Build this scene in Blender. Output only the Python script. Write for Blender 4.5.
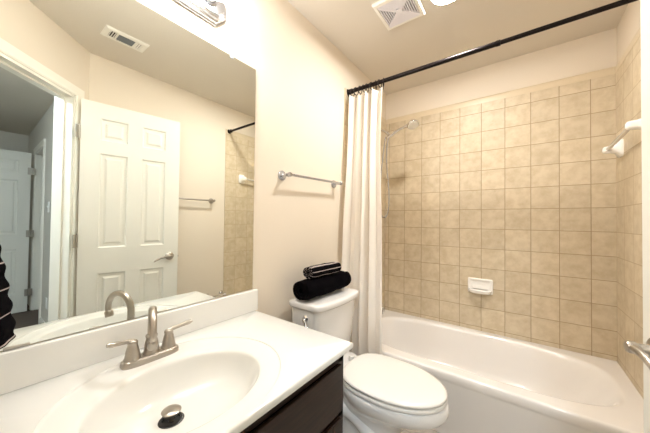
import bpy, bmesh, math, random
from mathutils import Vector, Matrix
R = math.radians
PI = math.pi
random.seed(7)
for o in list(bpy.data.objects):
    bpy.data.objects.remove(o, do_unlink=True)
SC = bpy.context.scene
COL = SC.collection

# ------------------------------------------------------------------ camera
cam_data = bpy.data.cameras.new('camera')
cam_data.sensor_width = 36.0
cam_data.lens = 262.8 / 650.0 * 36.0
cam_data.clip_start = 0.01
cam = bpy.data.objects.new('camera', cam_data)
COL.objects.link(cam)
yaw, pitch, roll = R(36.5326), R(0.9013), R(0.6363)
F = Vector((-math.sin(yaw) * math.cos(pitch), math.cos(yaw) * math.cos(pitch), math.sin(pitch)))
Rt = Vector((math.cos(yaw), math.sin(yaw), 0))
Up = Rt.cross(F)
R2 = Rt * math.cos(roll) + Up * math.sin(roll)
U2 = -Rt * math.sin(roll) + Up * math.cos(roll)
cam.matrix_world = Matrix(((R2.x, U2.x, -F.x, 1.0418), (R2.y, U2.y, -F.y, 0.0), (R2.z, U2.z, -F.z, 1.2082), (0, 0, 0, 1)))
SC.camera = cam

# ------------------------------------------------------------------ world, lights, exposure
w = bpy.data.worlds.new('world')
SC.world = w
w.use_nodes = True
w.node_tree.nodes['Background'].inputs[0].default_value = (0.75, 0.85, 1.0, 1)
w.node_tree.nodes['Background'].inputs[1].default_value = 0.15
SC.view_settings.view_transform = 'Standard'
SC.view_settings.look = 'None'
SC.view_settings.gamma = 1.0
SC.view_settings.use_curve_mapping = False
SC.view_settings.exposure = 1.55
SC.cycles.use_denoising = True
SC.cycles.max_bounces = 14
SC.cycles.diffuse_bounces = 8
SC.cycles.glossy_bounces = 8
SC.cycles.sample_clamp_indirect = 6.0

BULB_E = 35.0        # vanity globe bulbs
CEIL_E = 130.0        # recessed ceiling light
HALL_E = 52.0         # unseen hall lamp, added as fill through the doorway
BULB_C = (1.0, 0.985, 0.965)
CEIL_C = (1.0, 0.965, 0.91)
HALL_C = (0.74, 0.88, 1.0)

# ------------------------------------------------------------------ materials
def lin(r, g, b):
    def f(c):
        c /= 255.0
        return c / 12.92 if c <= 0.04045 else ((c + 0.055) / 1.055) ** 2.4
    return (f(r), f(g), f(b), 1.0)

def mat(name, rgb, rough=0.5, metal=0.0, noise=0.0, nscale=20.0, bump=0.0, bscale=200.0, bdist=0.001, coat=0.0, emis=None, estr=0.0, trans=0.0, sheen=0.0, spec=None, sss=0.0):
    m = bpy.data.materials.new(name)
    m.use_nodes = True
    nt = m.node_tree
    b = nt.nodes['Principled BSDF']
    c = lin(*rgb)
    b.inputs['Base Color'].default_value = c
    b.inputs['Roughness'].default_value = rough
    b.inputs['Metallic'].default_value = metal
    b.inputs['Coat Weight'].default_value = coat
    b.inputs['Coat Roughness'].default_value = 0.05
    b.inputs['Transmission Weight'].default_value = trans
    b.inputs['Sheen Weight'].default_value = sheen
    if spec is not None:
        b.inputs['Specular IOR Level'].default_value = spec
    if emis:
        b.inputs['Emission Color'].default_value = (*emis, 1)
        b.inputs['Emission Strength'].default_value = estr
    tc = nt.nodes.new('ShaderNodeTexCoord')
    if noise > 0:
        n = nt.nodes.new('ShaderNodeTexNoise')
        n.inputs['Scale'].default_value = nscale
        n.inputs['Detail'].default_value = 4
        nt.links.new(tc.outputs['Object'], n.inputs['Vector'])
        mx = nt.nodes.new('ShaderNodeMix')
        mx.data_type = 'RGBA'
        mx.inputs[6].default_value = tuple(max(0, x * (1 - noise)) for x in c[:3]) + (1,)
        mx.inputs[7].default_value = tuple(min(1, x * (1 + noise)) for x in c[:3]) + (1,)
        nt.links.new(n.outputs['Fac'], mx.inputs[0])
        nt.links.new(mx.outputs[2], b.inputs['Base Color'])
    if bump > 0:
        n2 = nt.nodes.new('ShaderNodeTexNoise')
        n2.inputs['Scale'].default_value = bscale
        n2.inputs['Detail'].default_value = 3
        nt.links.new(tc.outputs['Object'], n2.inputs['Vector'])
        bp = nt.nodes.new('ShaderNodeBump')
        bp.inputs['Strength'].default_value = bump
        bp.inputs['Distance'].default_value = bdist
        nt.links.new(n2.outputs['Fac'], bp.inputs['Height'])
        nt.links.new(bp.outputs['Normal'], b.inputs['Normal'])
    return m

M = {}
M['wall'] = mat('wall_paint', (227, 217, 202), 0.75, noise=0.02, nscale=3, bump=0.35, bscale=120, bdist=0.0015, spec=0.25)
M['ceiling'] = mat('ceiling_paint', (216, 209, 198), 0.85, noise=0.02, nscale=3, bump=0.4, bscale=90, bdist=0.002, spec=0.2)
M['hallwall'] = mat('hall_paint', (216, 212, 204), 0.8, bump=0.2, bscale=120, spec=0.2)
M['carpet'] = mat('hall_carpet', (108, 94, 84), 0.95, noise=0.25, nscale=180, bump=0.8, bscale=400, bdist=0.004)
M['door'] = mat('door_paint', (230, 229, 222), 0.38, bump=0.08, bscale=300, bdist=0.0005)
M['trim'] = mat('trim_paint', (240, 237, 228), 0.35)
M['porcelain'] = mat('porcelain', (230, 228, 226), 0.12, coat=0.4)
M['seat'] = mat('seat_plastic', (226, 223, 218), 0.22)
M['marble'] = mat('cultured_marble', (228, 229, 227), 0.2, noise=0.01, nscale=6, coat=0.3)
M['acrylic'] = mat('tub_enamel', (230, 226, 222), 0.14, coat=0.3)
M['wood'] = None
M['nickel'] = mat('brushed_nickel', (182, 175, 166), 0.33, 1.0)
M['chrome'] = mat('chrome', (222, 222, 224), 0.09, 1.0)
M['satin'] = mat('satin_chrome', (190, 192, 198), 0.24, 1.0)
M['bronze'] = mat('oil_rubbed_bronze', (30, 24, 24), 0.3, 0.75)
M['rubber'] = mat('black_rubber', (14, 14, 15), 0.5)
M['towel'] = mat('black_terry', (9, 7, 10), 1.0, noise=0.4, nscale=150, bump=1.0, bscale=420, bdist=0.004, sheen=0.0, spec=0.05)
M['vent'] = mat('vent_enamel', (236, 233, 226), 0.4)
M['fan'] = mat('fan_grille_plastic', (226, 224, 232), 0.45)
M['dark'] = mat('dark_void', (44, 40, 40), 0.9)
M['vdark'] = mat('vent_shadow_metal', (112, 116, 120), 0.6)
M['ceramic'] = mat('white_ceramic', (244, 241, 236), 0.1, coat=0.5)
M['clear'] = mat('clear_acrylic', (246, 242, 234), 0.2, trans=0.45)
M['steel'] = mat('hinge_steel', (176, 172, 164), 0.35, 0.9)
M['switch'] = mat('switch_plastic', (240, 240, 238), 0.4)
M['bulb'] = mat('bulb_glass', (255, 255, 255), 0.3, emis=BULB_C, estr=BULB_E)
M['diffuser'] = mat('ceiling_light_lens', (255, 255, 255), 0.3, emis=CEIL_C, estr=CEIL_E)
M['hallfill'] = mat('hall_fill_lens', (255, 255, 255), 0.3, emis=HALL_C, estr=HALL_E)
M['mirror'] = mat('mirror_silver', (236, 240, 236), 0.0, 1.0)
M['mirror_edge'] = mat('mirror_edge_glass', (120, 138, 128), 0.15)
M['clip'] = mat('clip_plastic', (226, 230, 232), 0.15, trans=0.5)

# dark stained wood with a fine vertical grain
m = mat('espresso_wood', (40, 25, 18), 0.42, spec=0.3)
nt = m.node_tree; b = nt.nodes['Principled BSDF']
tc = nt.nodes.new('ShaderNodeTexCoord'); mp = nt.nodes.new('ShaderNodeMapping')
mp.inputs['Scale'].default_value = (30, 4, 60)
n = nt.nodes.new('ShaderNodeTexNoise'); n.inputs['Scale'].default_value = 2.0; n.inputs['Detail'].default_value = 6
cr = nt.nodes.new('ShaderNodeValToRGB')
cr.color_ramp.elements[0].position = 0.3; cr.color_ramp.elements[0].color = lin(27, 16, 11)
cr.color_ramp.elements[1].position = 0.75; cr.color_ramp.elements[1].color = lin(48, 30, 21)
nt.links.new(tc.outputs['Object'], mp.inputs[0]); nt.links.new(mp.outputs[0], n.inputs['Vector'])
nt.links.new(n.outputs['Fac'], cr.inputs[0]); nt.links.new(cr.outputs[0], b.inputs['Base Color'])
M['wood'] = m

def tile_mat(name, axis, off_h, off_z, size=0.1524, top=2.145, c1=(211, 197, 172), c2=(196, 180, 152), grout=(160, 139, 112), gw=0.0022, rough=0.42):
    """square ceramic tiles: joints every `size` along world `axis` and z"""
    m = bpy.data.materials.new(name); m.use_nodes = True
    nt = m.node_tree; N = nt.nodes; L = nt.links
    b = N['Principled BSDF']; b.inputs['Roughness'].default_value = rough; b.inputs['Specular IOR Level'].default_value = 0.3
    geo = N.new('ShaderNodeTexCoord'); sp = N.new('ShaderNodeSeparateXYZ'); L.new(geo.outputs['Object'], sp.inputs[0])
    def math_(op, a, bb=None):
        q = N.new('ShaderNodeMath'); q.operation = op
        for i, v in enumerate((a, bb)):
            if v is None: continue
            if isinstance(v, (int, float)): q.inputs[i].default_value = v
            else: L.new(v, q.inputs[i])
        return q.outputs[0]
    ha = math_('DIVIDE', math_('SUBTRACT', sp.outputs[axis], off_h), size)
    za = math_('DIVIDE', math_('SUBTRACT', sp.outputs[2], off_z), size)
    def edge(v):
        fr = math_('FRACT', v)
        return math_('MULTIPLY', math_('MINIMUM', fr, math_('SUBTRACT', 1.0, fr)), size)
    d = math_('MINIMUM', edge(ha), edge(za))
    mask = N.new('ShaderNodeMapRange'); mask.inputs['From Min'].default_value = gw * 0.5; mask.inputs['From Max'].default_value = gw * 1.15
    L.new(d, mask.inputs['Value'])
    # per tile offset for the mottling
    cell = N.new('ShaderNodeCombineXYZ'); L.new(math_('FLOOR', ha), cell.inputs[0]); L.new(math_('FLOOR', za), cell.inputs[1])
    wn = N.new('ShaderNodeTexWhiteNoise'); wn.noise_dimensions = '3D'; L.new(cell.outputs[0], wn.inputs['Vector'])
    va = N.new('ShaderNodeVectorMath'); va.operation = 'ADD'
    sc = N.new('ShaderNodeVectorMath'); sc.operation = 'SCALE'; L.new(wn.outputs['Color'], sc.inputs[0]); sc.inputs['Scale'].default_value = 13.0
    L.new(geo.outputs['Object'], va.inputs[0]); L.new(sc.outputs[0], va.inputs[1])
    n1 = N.new('ShaderNodeTexNoise'); n1.inputs['Scale'].default_value = 17; n1.inputs['Detail'].default_value = 7; n1.inputs['Roughness'].default_value = 0.62
    L.new(va.outputs[0], n1.inputs['Vector'])
    cr = N.new('ShaderNodeValToRGB'); cr.color_ramp.elements[0].position = 0.36; cr.color_ramp.elements[0].color = lin(*c2)
    cr.color_ramp.elements[1].position = 0.62; cr.color_ramp.elements[1].color = lin(*c1)
    L.new(n1.outputs['Fac'], cr.inputs[0])
    vv = N.new('ShaderNodeMapRange'); vv.inputs['To Min'].default_value = 0.95; vv.inputs['To Max'].default_value = 1.04; L.new(wn.outputs['Value'], vv.inputs['Value'])
    hs = N.new('ShaderNodeHueSaturation'); L.new(cr.outputs[0], hs.inputs['Color']); L.new(vv.outputs[0], hs.inputs['Value'])
    mx = N.new('ShaderNodeMix'); mx.data_type = 'RGBA'; mx.inputs[6].default_value = lin(*grout)
    L.new(mask.outputs[0], mx.inputs[0]); L.new(hs.outputs[0], mx.inputs[7]); L.new(mx.outputs[2], b.inputs['Base Color'])
    rr = N.new('ShaderNodeMapRange'); rr.inputs['To Min'].default_value = 0.85; rr.inputs['To Max'].default_value = rough
    L.new(mask.outputs[0], rr.inputs['Value']); L.new(rr.outputs[0], b.inputs['Roughness'])
    hm = math_('ADD', mask.outputs[0], math_('MULTIPLY', n1.outputs['Fac'], 0.25))
    bp = N.new('ShaderNodeBump'); bp.inputs['Strength'].default_value = 0.5; bp.inputs['Distance'].default_value = 0.0015
    L.new(hm, bp.inputs['Height']); L.new(bp.outputs['Normal'], b.inputs['Normal'])
    return m
M['tile_back'] = tile_mat('tile_back', 0, 1.522 - 0.1114, 1.3091)
M['tile_end'] = tile_mat('tile_end', 1, 2.374, 1.3091, grout=(184, 166, 138))
M['bullnose'] = mat('bullnose_trim', (214, 199, 172), 0.35, noise=0.05, nscale=14)
M['floor'] = tile_mat('floor_vinyl', 0, 0.1, 0.0, size=0.3048, c1=(196, 190, 182), c2=(178, 170, 160), grout=(150, 142, 132))
# floor pattern runs in x and y: rewire the second axis
for nd in M['floor'].node_tree.nodes:
    if nd.type == 'SEPXYZ':
        nt = M['floor'].node_tree
        for l in list(nt.links):
            if l.from_node == nd and l.from_socket.name == 'Z':
                t = l.to_socket; nt.links.remove(l); nt.links.new(nd.outputs[1], t)

# woven cotton with a small waffle grid
m = mat('curtain_cotton', (250, 248, 245), 0.9)
nt = m.node_tree; b = nt.nodes['Principled BSDF']
b.inputs['Subsurface Weight'].default_value = 0.0
uvn = nt.nodes.new('ShaderNodeUVMap')
wv = []
for k, dr in enumerate(('X', 'Y')):
    q = nt.nodes.new('ShaderNodeTexWave'); q.bands_direction = dr; q.inputs['Scale'].default_value = 1.0 / 0.014 * 0.32
    nt.links.new(uvn.outputs[0], q.inputs['Vector']); wv.append(q)
mm = nt.nodes.new('ShaderNodeMath'); mm.operation = 'MAXIMUM'
nt.links.new(wv[0].outputs['Fac'], mm.inputs[0]); nt.links.new(wv[1].outputs['Fac'], mm.inputs[1])
bp = nt.nodes.new('ShaderNodeBump'); bp.inputs['Strength'].default_value = 0.15; bp.inputs['Distance'].default_value = 0.0015
nt.links.new(mm.outputs[0], bp.inputs['Height']); nt.links.new(bp.outputs[0], b.inputs['Normal'])
tr = nt.nodes.new('ShaderNodeBsdfTranslucent'); tr.inputs[0].default_value = lin(246, 240, 230)
ms = nt.nodes.new('ShaderNodeMixShader'); ms.inputs[0].default_value = 0.45
out = nt.nodes['Material Output']
nt.links.new(b.outputs[0], ms.inputs[1]); nt.links.new(tr.outputs[0], ms.inputs[2]); nt.links.new(ms.outputs[0], out.inputs[0])
M['curtain'] = m

# black terry with thin pale stripes across local x
def stripe_mat(name, axis, period, width, phase=0.0):
    m = mat(name, (9, 7, 10), 1.0, bump=1.0, bscale=420, bdist=0.004, sheen=0.0, spec=0.05)
    nt = m.node_tree; N = nt.nodes; L = nt.links; b = N['Principled BSDF']
    uv = N.new('ShaderNodeUVMap'); sp = N.new('ShaderNodeSeparateXYZ'); L.new(uv.outputs[0], sp.inputs[0])
    a = N.new('ShaderNodeMath'); a.operation = 'ADD'; a.inputs[1].default_value = phase; L.new(sp.outputs[axis], a.inputs[0])
    d = N.new('ShaderNodeMath'); d.operation = 'DIVIDE'; d.inputs[1].default_value = period; L.new(a.outputs[0], d.inputs[0])
    f = N.new('ShaderNodeMath'); f.operation = 'FRACT'; L.new(d.outputs[0], f.inputs[0])
    lt = N.new('ShaderNodeMath'); lt.operation = 'LESS_THAN'; lt.inputs[1].default_value = width / period; L.new(f.outputs[0], lt.inputs[0])
    mx = N.new('ShaderNodeMix'); mx.data_type = 'RGBA'; mx.inputs[6].default_value = lin(9, 7, 10); mx.inputs[7].default_value = lin(176, 164, 160)
    L.new(lt.outputs[0], mx.inputs[0]); L.new(mx.outputs[2], b.inputs['Base Color'])
    return m
M['striped'] = stripe_mat('striped_terry', 1, 0.036, 0.0055)
M['striped_hang'] = stripe_mat('striped_terry_hanging', 1, 0.053, 0.0025)

# ------------------------------------------------------------------ mesh helpers
def link(name, bm, material, parent=None, smooth=True, angle=35, bevel=0, seg=2, uv=False):
    bm.normal_update()
    me = bpy.data.meshes.new(name)
    bm.to_mesh(me); bm.free()
    if isinstance(material, (list, tuple)):
        for q in material: me.materials.append(q)
    else:
        me.materials.append(material)
    if smooth:
        me.polygons.foreach_set('use_smooth', [True] * len(me.polygons))
        me.set_sharp_from_angle(angle=R(angle))
    o = bpy.data.objects.new(name, me)
    COL.objects.link(o)
    if parent: o.parent = parent
    if bevel:
        md = o.modifiers.new('bevel', 'BEVEL'); md.width = bevel; md.segments = seg; md.limit_method = 'ANGLE'; md.angle_limit = R(40)
        md.harden_normals = False
    return o

def tag(o, label, cat, group=None):
    o['label'] = label; o['category'] = cat
    if group: o['group'] = group
    return o

def struct(o):
    o['kind'] = 'structure'
    return o

def empty(name, loc=(0, 0, 0), rz=0.0, parent=None):
    o = bpy.data.objects.new(name, None); o.empty_display_size = 0.05
    o.location = loc; o.rotation_euler = (0, 0, rz)
    COL.objects.link(o)
    if parent: o.parent = parent
    return o

def box(bm, lo, hi, mi=0, mtx=None):
    v = []
    for z in (lo[2], hi[2]):
        for y in (lo[1], hi[1]):
            for x in (lo[0], hi[0]):
                p = Vector((x, y, z))
                v.append(bm.verts.new(mtx @ p if mtx else p))
    for f in ((0, 2, 3, 1), (4, 5, 7, 6), (0, 1, 5, 4), (2, 6, 7, 3), (0, 4, 6, 2), (1, 3, 7, 5)):
        fc = bm.faces.new([v[i] for i in f]); fc.material_index = mi
    return bm

def loft(bm, rings, cap0=True, cap1=True, closed=True):
    vr = [[bm.verts.new(p) for p in r] for r in rings]
    n = len(vr[0])
    for a, b_ in zip(vr[:-1], vr[1:]):
        for i in range(n if closed else n - 1):
            j = (i + 1) % n
            try: bm.faces.new((a[i], a[j], b_[j], b_[i]))
            except ValueError: pass
    if cap0: bm.faces.new(list(reversed(vr[0])))
    if cap1: bm.faces.new(vr[-1])
    return vr

def tube(bm, pts, rad, seg=12, caps=True):
    pts = [Vector(p) for p in pts]
    n = len(pts)
    rad = rad if isinstance(rad, (list, tuple)) else [rad] * n
    t0 = (pts[1] - pts[0]).normalized()
    up = Vector((0, 0, 1)) if abs(t0.z) < 0.9 else Vector((1, 0, 0))
    nrm = (up - t0 * up.dot(t0)).normalized()
    rings = []
    for i, p in enumerate(pts):
        t = (pts[min(i + 1, n - 1)] - pts[max(i - 1, 0)]).normalized()
        nrm = (nrm - t * nrm.dot(t)).normalized()
        bn = t.cross(nrm)
        rings.append([p + (nrm * math.cos(a) + bn * math.sin(a)) * rad[i] for a in (2 * PI * k / seg for k in range(seg))])
    loft(bm, rings, caps, caps)
    return bm

def lathe(bm, prof, origin, axis=(0, 0, 1), seg=28):
    """prof: (radius, height) pairs along axis"""
    ax = Vector(axis).normalized()
    u = ax.orthogonal().normalized(); v = ax.cross(u)
    o = Vector(origin)
    rings = [[o + ax * h + (u * math.cos(2 * PI * k / seg) + v * math.sin(2 * PI * k / seg)) * max(r, 1e-5) for k in range(seg)] for r, h in prof]
    loft(bm, rings, True, True)
    return bm

def bez(p0, p1, p2, p3, n=16):
    p0, p1, p2, p3 = map(Vector, (p0, p1, p2, p3))
    return [p0 * (1 - t) ** 3 + p1 * 3 * t * (1 - t) ** 2 + p2 * 3 * t * t * (1 - t) + p3 * t ** 3 for t in (i / n for i in range(n + 1))]

def sell(cx, cy, z, ax, ay, n=96, e=2.0, ang=None):
    """superellipse ring"""
    out = []
    for k in range(n):
        a = ang[k] if ang else 2 * PI * k / n
        c, s = math.cos(a), math.sin(a)
        rr = (abs(c) ** e + abs(s) ** e) ** (-1.0 / e)
        out.append(Vector((cx + ax * c * rr, cy + ay * s * rr, z)))
    return out

def fixn(bm):
    bmesh.ops.recalc_face_normals(bm, faces=bm.faces[:])
    return bm

# ------------------------------------------------------------------ dimensions
W = 1.530          # right wall face (paint)
TW = 1.522         # right tile face
D = 2.374          # back tile face
H = 2.435
CY = 0.505         # corner where the angled wall meets the right wall
SY = -0.130        # side wall at the vanity's end
SX = W - (CY - SY)
d45 = Vector((-math.sqrt(.5), -math.sqrt(.5), 0))
n45 = Vector((math.sqrt(.5), -math.sqrt(.5), 0))   # towards the hall
A45 = Vector((W, CY, 0))
def M45():
    return Matrix(((d45.x, n45.x, 0, A45.x), (d45.y, n45.y, 0, A45.y), (0, 0, 1, 0), (0, 0, 0, 1)))
T0, T1, DH = 0.130, 0.750, 2.050       # doorway in the angled wall

# ------------------------------------------------------------------ room shell
def prism(bm, poly, z0, z1):
    lo = [bm.verts.new((x, y, z0)) for x, y in poly]; hi = [bm.verts.new((x, y, z1)) for x, y in poly]
    n = len(poly)
    for i in range(n):
        j = (i + 1) % n; bm.faces.new((lo[i], lo[j], hi[j], hi[i]))
    bm.faces.new(list(reversed(lo))); bm.faces.new(hi)
    return fixn(bm)

bm = bmesh.new(); prism(bm, [(-.1, -.2), (SX, -.2), (SX, SY), (W + .02, CY + .02), (W + .1, 2.5), (-.1, 2.5)], -0.06, 0)
struct(link('floor', bm, M['floor'], smooth=False))
bm = bmesh.new(); prism(bm, [(.7, -1.3), (5.0, -1.3), (5.0, .62), (W + .14, .62), (W + .02, CY + .02), (SX, SY), (.7, -.2)], -0.06, -0.001)
struct(link('floor_hall', bm, M['carpet'], smooth=False))
bm = bmesh.new(); box(bm, (-.1, -1.3, H), (5.0, 2.5, H + .08))
struct(link('ceiling', bm, M['ceiling'], smooth=False))
bm = bmesh.new(); box(bm, (-.1, SY - .1, 0), (0, 2.5, H)); struct(link('wall_left', bm, M['wall'], smooth=False))
bm = bmesh.new(); box(bm, (0, D + .008, 0), (W, 2.5, H)); struct(link('wall_back', bm, M['wall'], smooth=False))
bm = bmesh.new(); box(bm, (W, CY, 0), (W + .1, 2.5, H)); struct(link('wall_right', bm, M['wall'], smooth=False))
bm = bmesh.new(); prism(bm, [(0, SY), (SX, SY), (SX + .07, SY - .07), (SX + .07, SY - .1), (0, SY - .1)], 0, H); struct(link('wall_side', bm, M['wall'], smooth=False))
bm = bmesh.new(); m45 = M45(); LEN = (W - SX) * math.sqrt(2)
box(bm, (0, 0, 0), (T0, .11, H), mtx=m45); box(bm, (T1, 0, 0), (LEN, .11, H), mtx=m45); box(bm, (T0, 0, DH), (T1, .11, H), mtx=m45)
bmesh.ops.remove_doubles(bm, verts=bm.verts[:], dist=1e-5)
struct(link('wall_angled', fixn(bm), M['wall'], smooth=False))
# hall
HY = 0.50
bm = bmesh.new()
box(bm, (W + .1, HY, 0), (3.40, HY + .1, H)); box(bm, (4.08, HY, 0), (5.0, HY + .1, H)); box(bm, (3.40, HY, 2.05), (4.08, HY + .1, H))
bmesh.ops.remove_doubles(bm, verts=bm.verts[:], dist=1e-5)
struct(link('wall_hall_north', fixn(bm), M['hallwall'], smooth=False))
bm = bmesh.new(); box(bm, (4.9, -1.3, 0), (5.0, HY, H)); struct(link('wall_hall_east', bm, M['hallwall'], smooth=False))
bm = bmesh.new(); box(bm, (.7, -1.3, 0), (4.9, -1.2, H)); struct(link('wall_hall_south', bm, M['hallwall'], smooth=False))
bm = bmesh.new(); box(bm, (.7, -1.2, 0), (.8, SY - .1, H)); struct(link('wall_hall_west', bm, M['hallwall'], smooth=False))
bm = bmesh.new(); box(bm, (3.2, HY + .75, 0), (4.3, HY + .8, H)); box(bm, (3.2, HY + .1, 0), (3.25, HY + .75, H)); box(bm, (4.25, HY + .1, 0), (4.3, HY + .75, H))
struct(link('wall_closet', bm, M['hallwall'], smooth=False))

# ------------------------------------------------------------------ shower wall tile (on the drywall)
TT, TB = 2.143, 0.3665
bm = bmesh.new(); box(bm, (.006, D, TB), (TW + .008, D + .008, TT)); struct(link('wall_shower_back', bm, M['tile_back'], smooth=False))
bm = bmesh.new(); box(bm, (TW, 1.63, 0.0), (W, D, TT)); struct(link('wall_shower_right', bm, M['tile_end'], smooth=False))
bm = bmesh.new(); box(bm, (0, 1.63, 0.0), (.008, D + .008, TT)); struct(link('wall_shower_left', bm, M['tile_end'], smooth=False))
def bull(name, a, b_, axis, sgn):
    bm = bmesh.new()
    prof = [(0, TT), (.010, TT), (.0105, TT + .030), (.0085, TT + .042), (.004, TT + .049), (0, TT + .050)]
    rings = []
    for s in (a, b_):
        rings.append([Vector((s, D + .008 - q * 1.0, z)) if axis == 'x' else Vector((s[0] + sgn * q, s[1], z)) for q, z in prof])
    loft(bm, rings)
    return struct(link(name, fixn(bm), M['bullnose'], angle=50))
bull('trim_1', 0.008, TW, 'x', 1)
bull('trim_2', (W, 1.63), (W, D), 'y', -1)
bull('trim_3', (0, 1.63), (0, D), 'y', 1)

# baseboards
def baseboard(name, p, q, nrm, h=.085, t=.012):
    p, q, nrm = Vector(p), Vector(q), Vector(nrm)
    prof = [(0, 0), (t, 0), (t, h * .75), (t * .75, h * .85), (t * .5, h * .97), (t * .2, h), (0, h)]
    bm = bmesh.new()
    loft(bm, [[c + nrm * a + Vector((0, 0, z)) for a, z in prof] for c in (p, q)])
    return struct(link(name, fixn(bm), M['trim'], angle=30))
baseboard('baseboard_left', (0, .835, 0), (0, 1.60, 0), (1, 0, 0))
baseboard('baseboard_right', (W, CY + .03, 0), (W, 1.60, 0), (-1, 0, 0))
baseboard('baseboard_hall', (W + .22, HY, 0), (3.33, HY, 0), (0, -1, 0))
baseboard('baseboard_hall_east', (4.9, -1.2, 0), (4.9, HY, 0), (-1, 0, 0))

# ------------------------------------------------------------------ doorway casing + jamb in the angled wall
def casing(name, mtx, t0, t1, dh, depth, cw=.062, both=True, gap=.004):
    """colonial casing round an opening t0..t1 in local x; wall occupies local y 0..depth"""
    bm = bmesh.new()
    prof = [(0, 0), (0, .008), (.010, .014), (.030, .012), (.050, .018), (cw, .018), (cw, 0)]
    sides = [(-1, 0)] + ([(1, depth)] if both else [])
    for s, y0 in sides:
        rings = []
        for (tx, tz, kx, kz) in ((t0, 0, -1, 0), (t0, dh, -1, 1), (t1, dh, 1, 1), (t1, 0, 1, 0)):
            rings.append([mtx @ Vector((tx + kx * a, y0 + s * d_, tz + kz * a)) for a, d_ in prof])
        loft(bm, rings)
    # jamb liners and stop
    box(bm, (t0 - .001, -.001, 0), (t0 + .016, depth + .001, dh), mtx=mtx)
    box(bm, (t1 - .016, -.001, 0), (t1 + .001, depth + .001, dh), mtx=mtx)
    box(bm, (t0, -.001, dh - .016), (t1, depth + .001, dh + .001), mtx=mtx)
    box(bm, (t0 + .016, .045, 0), (t0 + .026, .08, dh - .016), mtx=mtx)
    box(bm, (t1 - .026, .045, 0), (t1 - .016, .08, dh - .016), mtx=mtx)
    box(bm, (t0 + .016, .045, dh - .026), (t1 - .016, .08, dh - .016), mtx=mtx)
    return struct(link(name, fixn(bm), M['trim'], angle=30))
casing('trim_4', m45, T0, T1, DH, .11)
mh = Matrix(((1, 0, 0, 0), (0, 1, 0, HY), (0, 0, 1, 0), (0, 0, 0, 1)))
casing('trim_5', mh, 3.40, 4.08, 2.05, .1)

# ------------------------------------------------------------------ six panel door
def lever_set(parent, origin, out, along, zdir=Vector((0, 0, 1)), name='door_handle', handed=1):
    """origin on the face, out = face normal, along = lever direction (towards hinge)"""
    out = Vector(out).normalized(); along = Vector(along).normalized(); o = Vector(origin)
    bm = bmesh.new()
    lathe(bm, [(.0, -.001), (.032, -.001), (.0325, .004), (.029, .009), (.018, .012), (.0125, .016), (.0115, .030), (.0125, .035), (.0145, .039), (.0145, .052), (.012, .056), (.0, .057)], o, out, 28)
    hub = o + out * .046
    pts = [hub + along * s * .118 + zdir * (.004 * math.sin(s * PI) - .034 * s * s) - out * (.004 * s) for s in [i / 14 for i in range(15)]]
    tube(bm, pts, [.0105 - .003 * (i / 14) if i < 13 else (.0080 if i == 13 else .005) for i in range(15)], 12)
    return link(name, fixn(bm), M['nickel'], parent, angle=40)

def panel_door(name, hinge, direction, wd, ht, th_dir, mat_, th=.035):
    """door slab: face plane starts at hinge, runs along direction; thickness goes towards th_dir"""
    dr = Vector(direction).normalized(); td = Vector(th_dir).normalized()
    mtx = Matrix(((dr.x, td.x, 0, hinge[0]), (dr.y, td.y, 0, hinge[1]), (0, 0, 1, 0.012), (0, 0, 0, 1)))
    bm = bmesh.new()
    st = .105; mid = .09
    pw = (wd - 2 * st - mid) / 2
    xs = [(st, st + pw), (wd - st - pw, wd - st)]
    zs = [(.24, .80), (.985, 1.66), (1.755, ht - .11)]
    def face(y, s):
        # grid of quads with recessed, raised panels
        gx = sorted({0, wd, *[a for p in xs for a in p]}); gz = sorted({0, ht, *[a for p in zs for a in p]})
        for i in range(len(gx) - 1):
            for j in range(len(gz) - 1):
                x0, x1, z0, z1 = gx[i], gx[i + 1], gz[j], gz[j + 1]
                if (x0, x1) in xs and (z0, z1) in zs:
                    prof = [(0, 0), (.008, .009), (.026, .0095), (.040, .002)]
                    rings = [[Vector((x0 + a, y + s * d_, z0 + a)), Vector((x1 - a, y + s * d_, z0 + a)), Vector((x1 - a, y + s * d_, z1 - a)), Vector((x0 + a, y + s * d_, z1 - a))] for a, d_ in prof]
                    loft(bm, rings, False, True)
                else:
                    bm.faces.new([bm.verts.new(p) for p in ((x0, y, z0), (x1, y, z0), (x1, y, z1), (x0, y, z1))])
    face(0, 1); face(th, -1)
    for q in (((0, 0, 0), (0, th, 0), (0, th, ht), (0, 0, ht)), ((wd, 0, 0), (wd, th, 0), (wd, th, ht), (wd, 0, ht)), ((0, 0, 0), (wd, 0, 0), (wd, th, 0), (0, th, 0)), ((0, 0, ht), (wd, 0, ht), (wd, th, ht), (0, th, ht))):
        bm.faces.new([bm.verts.new(p) for p in q])
    bmesh.ops.remove_doubles(bm, verts=bm.verts[:], dist=1e-5)
    fixn(bm)
    bmesh.ops.transform(bm, matrix=mtx, verts=bm.verts[:])
    o = struct(link(name, bm, mat_, angle=20))
    return o, mtx, dr, td

def hinges(parent, pin, leaf_a, leaf_b, zs=(.28, 1.05, 1.80), m=M['steel']):
    """pin point in plan, two leaf directions"""
    for z in zs:
        bm = bmesh.new()
        tube(bm, [(pin[0], pin[1], z - .045), (pin[0], pin[1], z + .045)], .0065, 12)
        tube(bm, [(pin[0], pin[1], z + .045), (pin[0], pin[1], z + .051)], .0045, 10)
        for lf in (leaf_a, leaf_b):
            l = Vector((lf[0], lf[1], 0)).normalized(); nn = Vector((-l.y, l.x, 0))
            mt = Matrix(((l.x, nn.x, 0, pin[0]), (l.y, nn.y, 0, pin[1]), (0, 0, 1, z), (0, 0, 0, 1)))
            box(bm, (0, -.0012, -.044), (.034, .0012, .044), mtx=mt)
        link('hinge', fixn(bm), m, parent, angle=30)

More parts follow.
